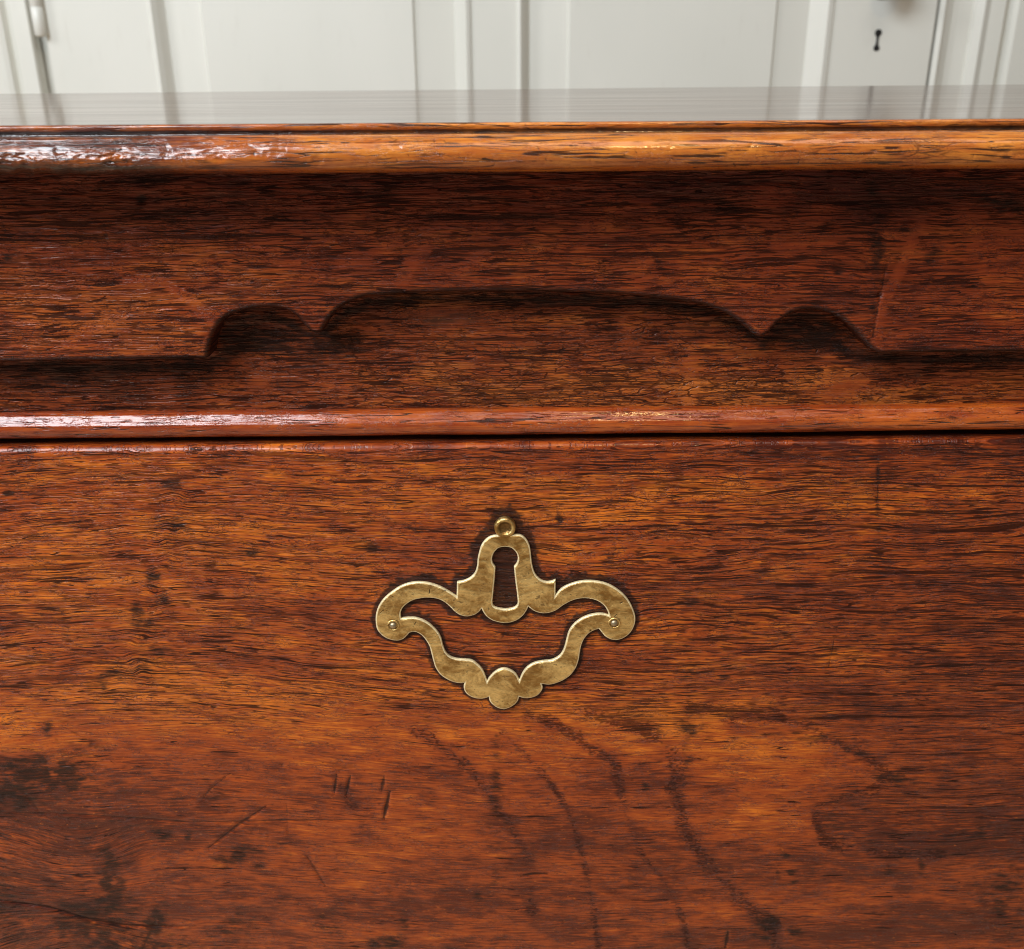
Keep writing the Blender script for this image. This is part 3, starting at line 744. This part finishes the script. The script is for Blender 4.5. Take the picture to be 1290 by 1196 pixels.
# ---- escutcheon
def plate(name, thick, b, inset, y_off, edgeval):
    cu = bpy.data.curves.new(name, 'CURVE'); cu.dimensions = '2D'; cu.fill_mode = 'BOTH'
    yp = -0.0004
    rc = at(*ring_c, yp)
    def spl(pts):
        q = at_many(pts, yp) if pts and pts[0][0] > 1 else pts
        s_ = cu.splines.new('POLY'); s_.points.add(len(q)-1)
        for i, (x, z) in enumerate(q): s_.points[i].co = (x, z, 0, 1)
        s_.use_cyclic_u = True
    spl(outer); spl(hole); spl(keyh)
    cu.extrude = (thick-2*b)/2; cu.bevel_depth = b; cu.bevel_resolution = 1; cu.offset = -b-inset
    tmp = bpy.data.objects.new('tmp', cu); C.objects.link(tmp)
    dg = bpy.context.evaluated_depsgraph_get()
    me = bpy.data.meshes.new_from_object(tmp.evaluated_get(dg)); bpy.data.objects.remove(tmp)
    # curve lies in XY: stand it up into XZ, front towards -Y
    n = len(me.vertices); co = np.empty(n*3, np.float32); me.vertices.foreach_get('co', co); co = co.reshape(-1, 3)
    out = np.stack([co[:, 0], -co[:, 2] - thick/2 + y_off, co[:, 1]], -1)
    ed = np.full(n, edgeval)
    # hand-cut plate: not quite flat
    out[:, 1] += 0.00012*fbm(110, out[:, 0]*60, out[:, 2]*60, 2)
    me.vertices.foreach_set('co', out.astype(np.float32).ravel())
    at_ = me.attributes.new('edge', 'FLOAT', 'POINT'); at_.data.foreach_set('value', ed.astype(np.float32))
    me.name = name; me.materials.clear(); me.materials.append(M_brass)
    o = bpy.data.objects.new(name, me); C.objects.link(o); K(o)
    wn_ = o.modifiers.new('wn', 'WEIGHTED_NORMAL')
    for p in me.polygons: p.use_smooth = True
    return o
esc = plate('escutcheon', T_PL-0.0001, 0.00042, 0.0, 0.0004, 1.0)
esc['label'] = 'pierced brass keyhole plate with scrolled arms and lobed base'
face = plate('plate_face', 0.0006, 0.00012, 0.00062, -T_PL+0.0004+0.0006-0.00006, 0.0)
def lathe(name, c, prof, mat, seg=40, scale=(1, 1)):
    """prof: (radius, height) outwards along -Y from c"""
    V, Q = [], []
    for (r, h) in prof:
        for k in range(seg):
            t = 2*math.pi*k/seg
            V.append((c[0]+r*scale[0]*math.cos(t), c[1]-h, c[2]+r*scale[1]*math.sin(t)))
    for j in range(len(prof)-1):
        for k in range(seg):
            a0, a1 = j*seg+k, j*seg+(k+1) % seg
            Q.append((a0, a1, a1+seg, a0+seg))
    return mesh_from(name, V, Q, mat, None, True)
def sub(o, par):
    o.parent = par; o.matrix_parent_inverse = par.matrix_parent_inverse.copy() if False else (Matrix.Translation(chest.location) @ par.matrix_parent_inverse).inverted() @ Matrix.Identity(4)
    return o
sub(face, esc)
c = at(*ring_c, 0.0004); c[1] = 0.0004
rr = 0.0045
knob = lathe('ring_finial', c, [(rr, 0), (rr, .0012), (rr*.97, .0018), (rr*.88, .0022), (rr*.78, .0023), (rr*.66, .0021), (rr*.55, .0015), (rr*.45, .0011), (rr*.2, .0009), (0.00001, .0009)], M_brass)
pt = knob.data.attributes.new('patina', 'FLOAT', 'POINT')
pt.data.foreach_set('value', np.repeat([0, 0, 0, 0, 0, .1, .8, 1, 1, 1], 40).astype(np.float32))
sub(knob, esc)
c2 = at(636.2, 676.5, 0.0004); c2[1] = 0.0004
neck = lathe('finial_neck', c2, [(.0022, 0), (.0022, .0013), (.0019, .0016), (.00001, .0017)], M_brass, 20, (1.0, 0.8))
sub(neck, esc)
for (px, py) in ((495.2, 788.2), (773.8, 785.3)):
    q = at(px, py, -T_PL); q[1] = -T_PL+0.0001
    washer = lathe('nail_seat', q, [(.0027, .0), (.0026, .0004), (.0022, .00046), (.0019, .0001), (.0017, -.0005), (.0001, -.0005)], M_brass, 28)
    sub(washer, esc)
    nail = lathe('nail', q, [(.0016, -.0004), (.0015, .0003), (.0012, .0008), (.0006, .0011), (.00002, .0012)], M_steel, 20)
    sub(nail, esc)

# ------------------------------------------------------------------ the painted cupboard behind
WY = 1.18
def wx(px, y=WY): return float(at(px, 60, y)[0])
def wz(py, px=645, y=WY): return float(at(px, py, y)[2])
cup = empty('painted_cupboard', (0, WY, Z_FLOOR), 'large cream painted panelled cupboard with a keyhole behind the chest', 'cupboard')
def KC(o):
    o.parent = cup; o.matrix_parent_inverse = Matrix.Translation(cup.location).inverted(); return o
ZD0, ZD1 = Z_FLOOR+0.09, 1.10
def rings(name, x0, x1, z0, z1, prof, closed):
    V, Q = [], []
    for (i_l, i_r, iv, d) in prof:
        V += [(x0+i_l, WY+d, z0+iv), (x1-i_r, WY+d, z0+iv), (x1-i_r, WY+d, z1-iv), (x0+i_l, WY+d, z1-iv)]
    for j in range(len(prof)-1):
        for k in range(4):
            a0, a1 = 4*j+k, 4*j+(k+1) % 4
            Q.append((a0, a1, a1+4, a0+4))
    if closed:
        b = 4*(len(prof)-1); Q.append((b, b+1, b+2, b+3))
    o = mesh_from(name, V, Q, M_paint, None, False); return KC(o)
xa, xb = wx(61), wx(1173)                     # the door leaf
p1 = (wx(194), wx(593)); p2 = (wx(652), wx(1044))
ZP0, ZP1 = ZD0+0.12, ZD1-0.12
door = KC(boxes('door', [(xa, p1[0], WY, WY+.025, ZD0, ZD1), (p1[1], p2[0], WY, WY+.025, ZD0, ZD1), (p2[1], xb, WY, WY+.025, ZD0, ZD1),
      (p1[0], p1[1], WY, WY+.025, ZD0, ZP0), (p2[0], p2[1], WY, WY+.025, ZD0, ZP0), (p1[0], p1[1], WY, WY+.025, ZP1, ZD1), (p2[0], p2[1], WY, WY+.025, ZP1, ZD1)], M_paint))
def DS(o):
    o.parent = door; o.matrix_parent_inverse = Matrix.Identity(4); return o
for (x0, x1, lm, rm, ls, rs) in ((p1[0], p1[1], wx(211)-wx(194), wx(593)-wx(573), wx(257)-wx(194), wx(593)-wx(523)),
                                 (p2[0], p2[1], wx(667)-wx(652), wx(1044)-wx(1018), wx(716)-wx(652), wx(1044)-wx(976))):
    mo = [(0, 0, 0, 0), (0, 0, 0, -.003), (lm*.25, rm*.25, .006, -.005), (lm*.55, rm*.5, .012, .001), (lm*.85, rm*.85, .018, .010), (lm, rm, .022, .0135)]
    DS(rings('moulding', x0, x1, ZP0, ZP1, mo, False))
    pn = [(lm, rm, .022, .0135), (ls-.001, rs-.001, .08, .0085), (ls+.002, rs+.002, .083, .0035), (ls+.003, rs+.003, .084, .0035)]
    DS(rings('panel', x0, x1, ZP0, ZP1, pn, True))
# carcass side pieces with their reeded mouldings, as vertical extrusions
def extr(name, prof, z0, z1):
    V = [(x, y, z) for z in (z0, z1) for (x, y) in prof]; n = len(prof)
    Q = [(k, k+1, n+k+1, n+k) for k in range(n-1)]
    # back
    return KC(mesh_from(name, V, Q, M_paint, None, False))
R = lambda L: [(wx(p), WY+d) for p, d in L]
extr('right_casing'.replace('right_', ''), R([(1177.5, .025), (1177.5, .002), (1183, -.002), (1186, .003), (1197, .010), (1204, .010), (1221, .008), (1223, .003), (1232, -.003), (1240, .001), (1258, -.001), (1262, .008),
     (1266, .010), (1275, .0), (1300, 0), (1700, 0), (1700, .04)]), ZD0, ZD1)
extr('casing', R([(-420, .04), (-420, 0), (2, 0), (8, .002), (12, .011), (18, .012), (21, .001), (41, 0), (43, .004), (44, .02)]), ZD0, ZD1)
KC(boxes('cabinet_back', [(wx(-419), wx(1699), WY+.026, WY+.36, ZD0-.085, ZD1+.06)], M_paint))
KC(boxes('head_rail', [(wx(-420), wx(1700), WY-.004, WY+.0255, ZD1+.002, ZD1+.06)], M_paint))
KC(boxes('plinth', [(wx(-420), wx(1700), WY-.006, WY+.0255, Z_FLOOR, ZD0-.002)], M_paint))
# hinge knuckle
hz0 = wz(44, 50)
V, Q = [], []
seg = 20; hr = 0.0085; hx = wx(57); hp = [(0.0001, hz0-.003), (hr*.6, hz0-.003), (hr, hz0), (hr, hz0+.035), (hr*.93, hz0+.0355), (hr, hz0+.036), (hr, hz0+.08), (hr*.6, hz0+.083), (0.0001, hz0+.083)]
for r_, z_ in hp:
    for k in range(seg):
        t = 2*math.pi*k/seg; V.append((hx+r_*math.cos(t), WY-.006+r_*math.sin(t), z_))
for j in range(len(hp)-1):
    for k in range(seg): Q.append((j*seg+k, j*seg+(k+1) % seg, (j+1)*seg+(k+1) % seg, (j+1)*seg+k))
KC(mesh_from('hinge', V, Q, M_paint, None, True))
# keyhole: a cut shape of a round head over a flared foot
kc = at(1105.5, 50, WY-.0008)
kp = [(0, .0165), (.004, .0155), (.0062, .012), (.0058, .0085), (.0028, .0045), (.0022, -.003), (.0030, -.009), (.0052, -.0125), (.0056, -.0155), (.003, -.018), (0, -.0185)]
kp = sp(kp, 4)
kp = [(x*0.78, z*0.82) for x, z in kp]
full = kp + [(-x, z) for x, z in kp[::-1][1:-1]]
me = bpy.data.meshes.new('keyhole'); 
V = [(kc[0]+x, WY-.0008, kc[2]+z) for x, z in full] + [(kc[0]+x*.9, WY-.0001, kc[2]+z*.9) for x, z in full]
n = len(full)
me.from_pydata(V, [], [tuple(range(n))] + [(k, n+k, n+(k+1) % n, (k+1) % n) for k in range(n)])
me.materials.append(M_black)
kh = bpy.data.objects.new('keyhole', me); C.objects.link(kh); DS(kh)
# turned knob above the keyhole
M_knob = plain('dark_bronze', (0.10, 0.06, 0.035), 0.3, 0.8).m
q = at(1112, -19.5, WY)
kn = lathe('knob', (q[0], WY-.0002, q[2]), [(.019, 0), (.019, .002), (.010, .005), (.008, .030), (.011, .036), (.0175, .042), (.019, .048), (.016, .054), (.008, .058), (.0001, .059)], M_knob, 28)
DS(kn)

# ------------------------------------------------------------------ floor under both
def floor_mat():
    s = NT('oak_floor'); tc = s.new('ShaderNodeTexCoord').outputs['Object']
    n = s.noise(tc, 5, 5, 0.6)
    s.put(s.b.inputs['Base Color'], s.mix(n, (0.42, 0.29, 0.17), (0.58, 0.42, 0.27))); s.b.inputs['Roughness'].default_value = 0.6
    return s.m
tag(mesh_from('floor', [(-3, -2.5, Z_FLOOR), (3, -2.5, Z_FLOOR), (3, 2.5, Z_FLOOR), (-3, 2.5, Z_FLOOR)], [(0, 1, 2, 3)], floor_mat(), None, False),
    kind='structure', label='plain pale wooden floor under the chest')
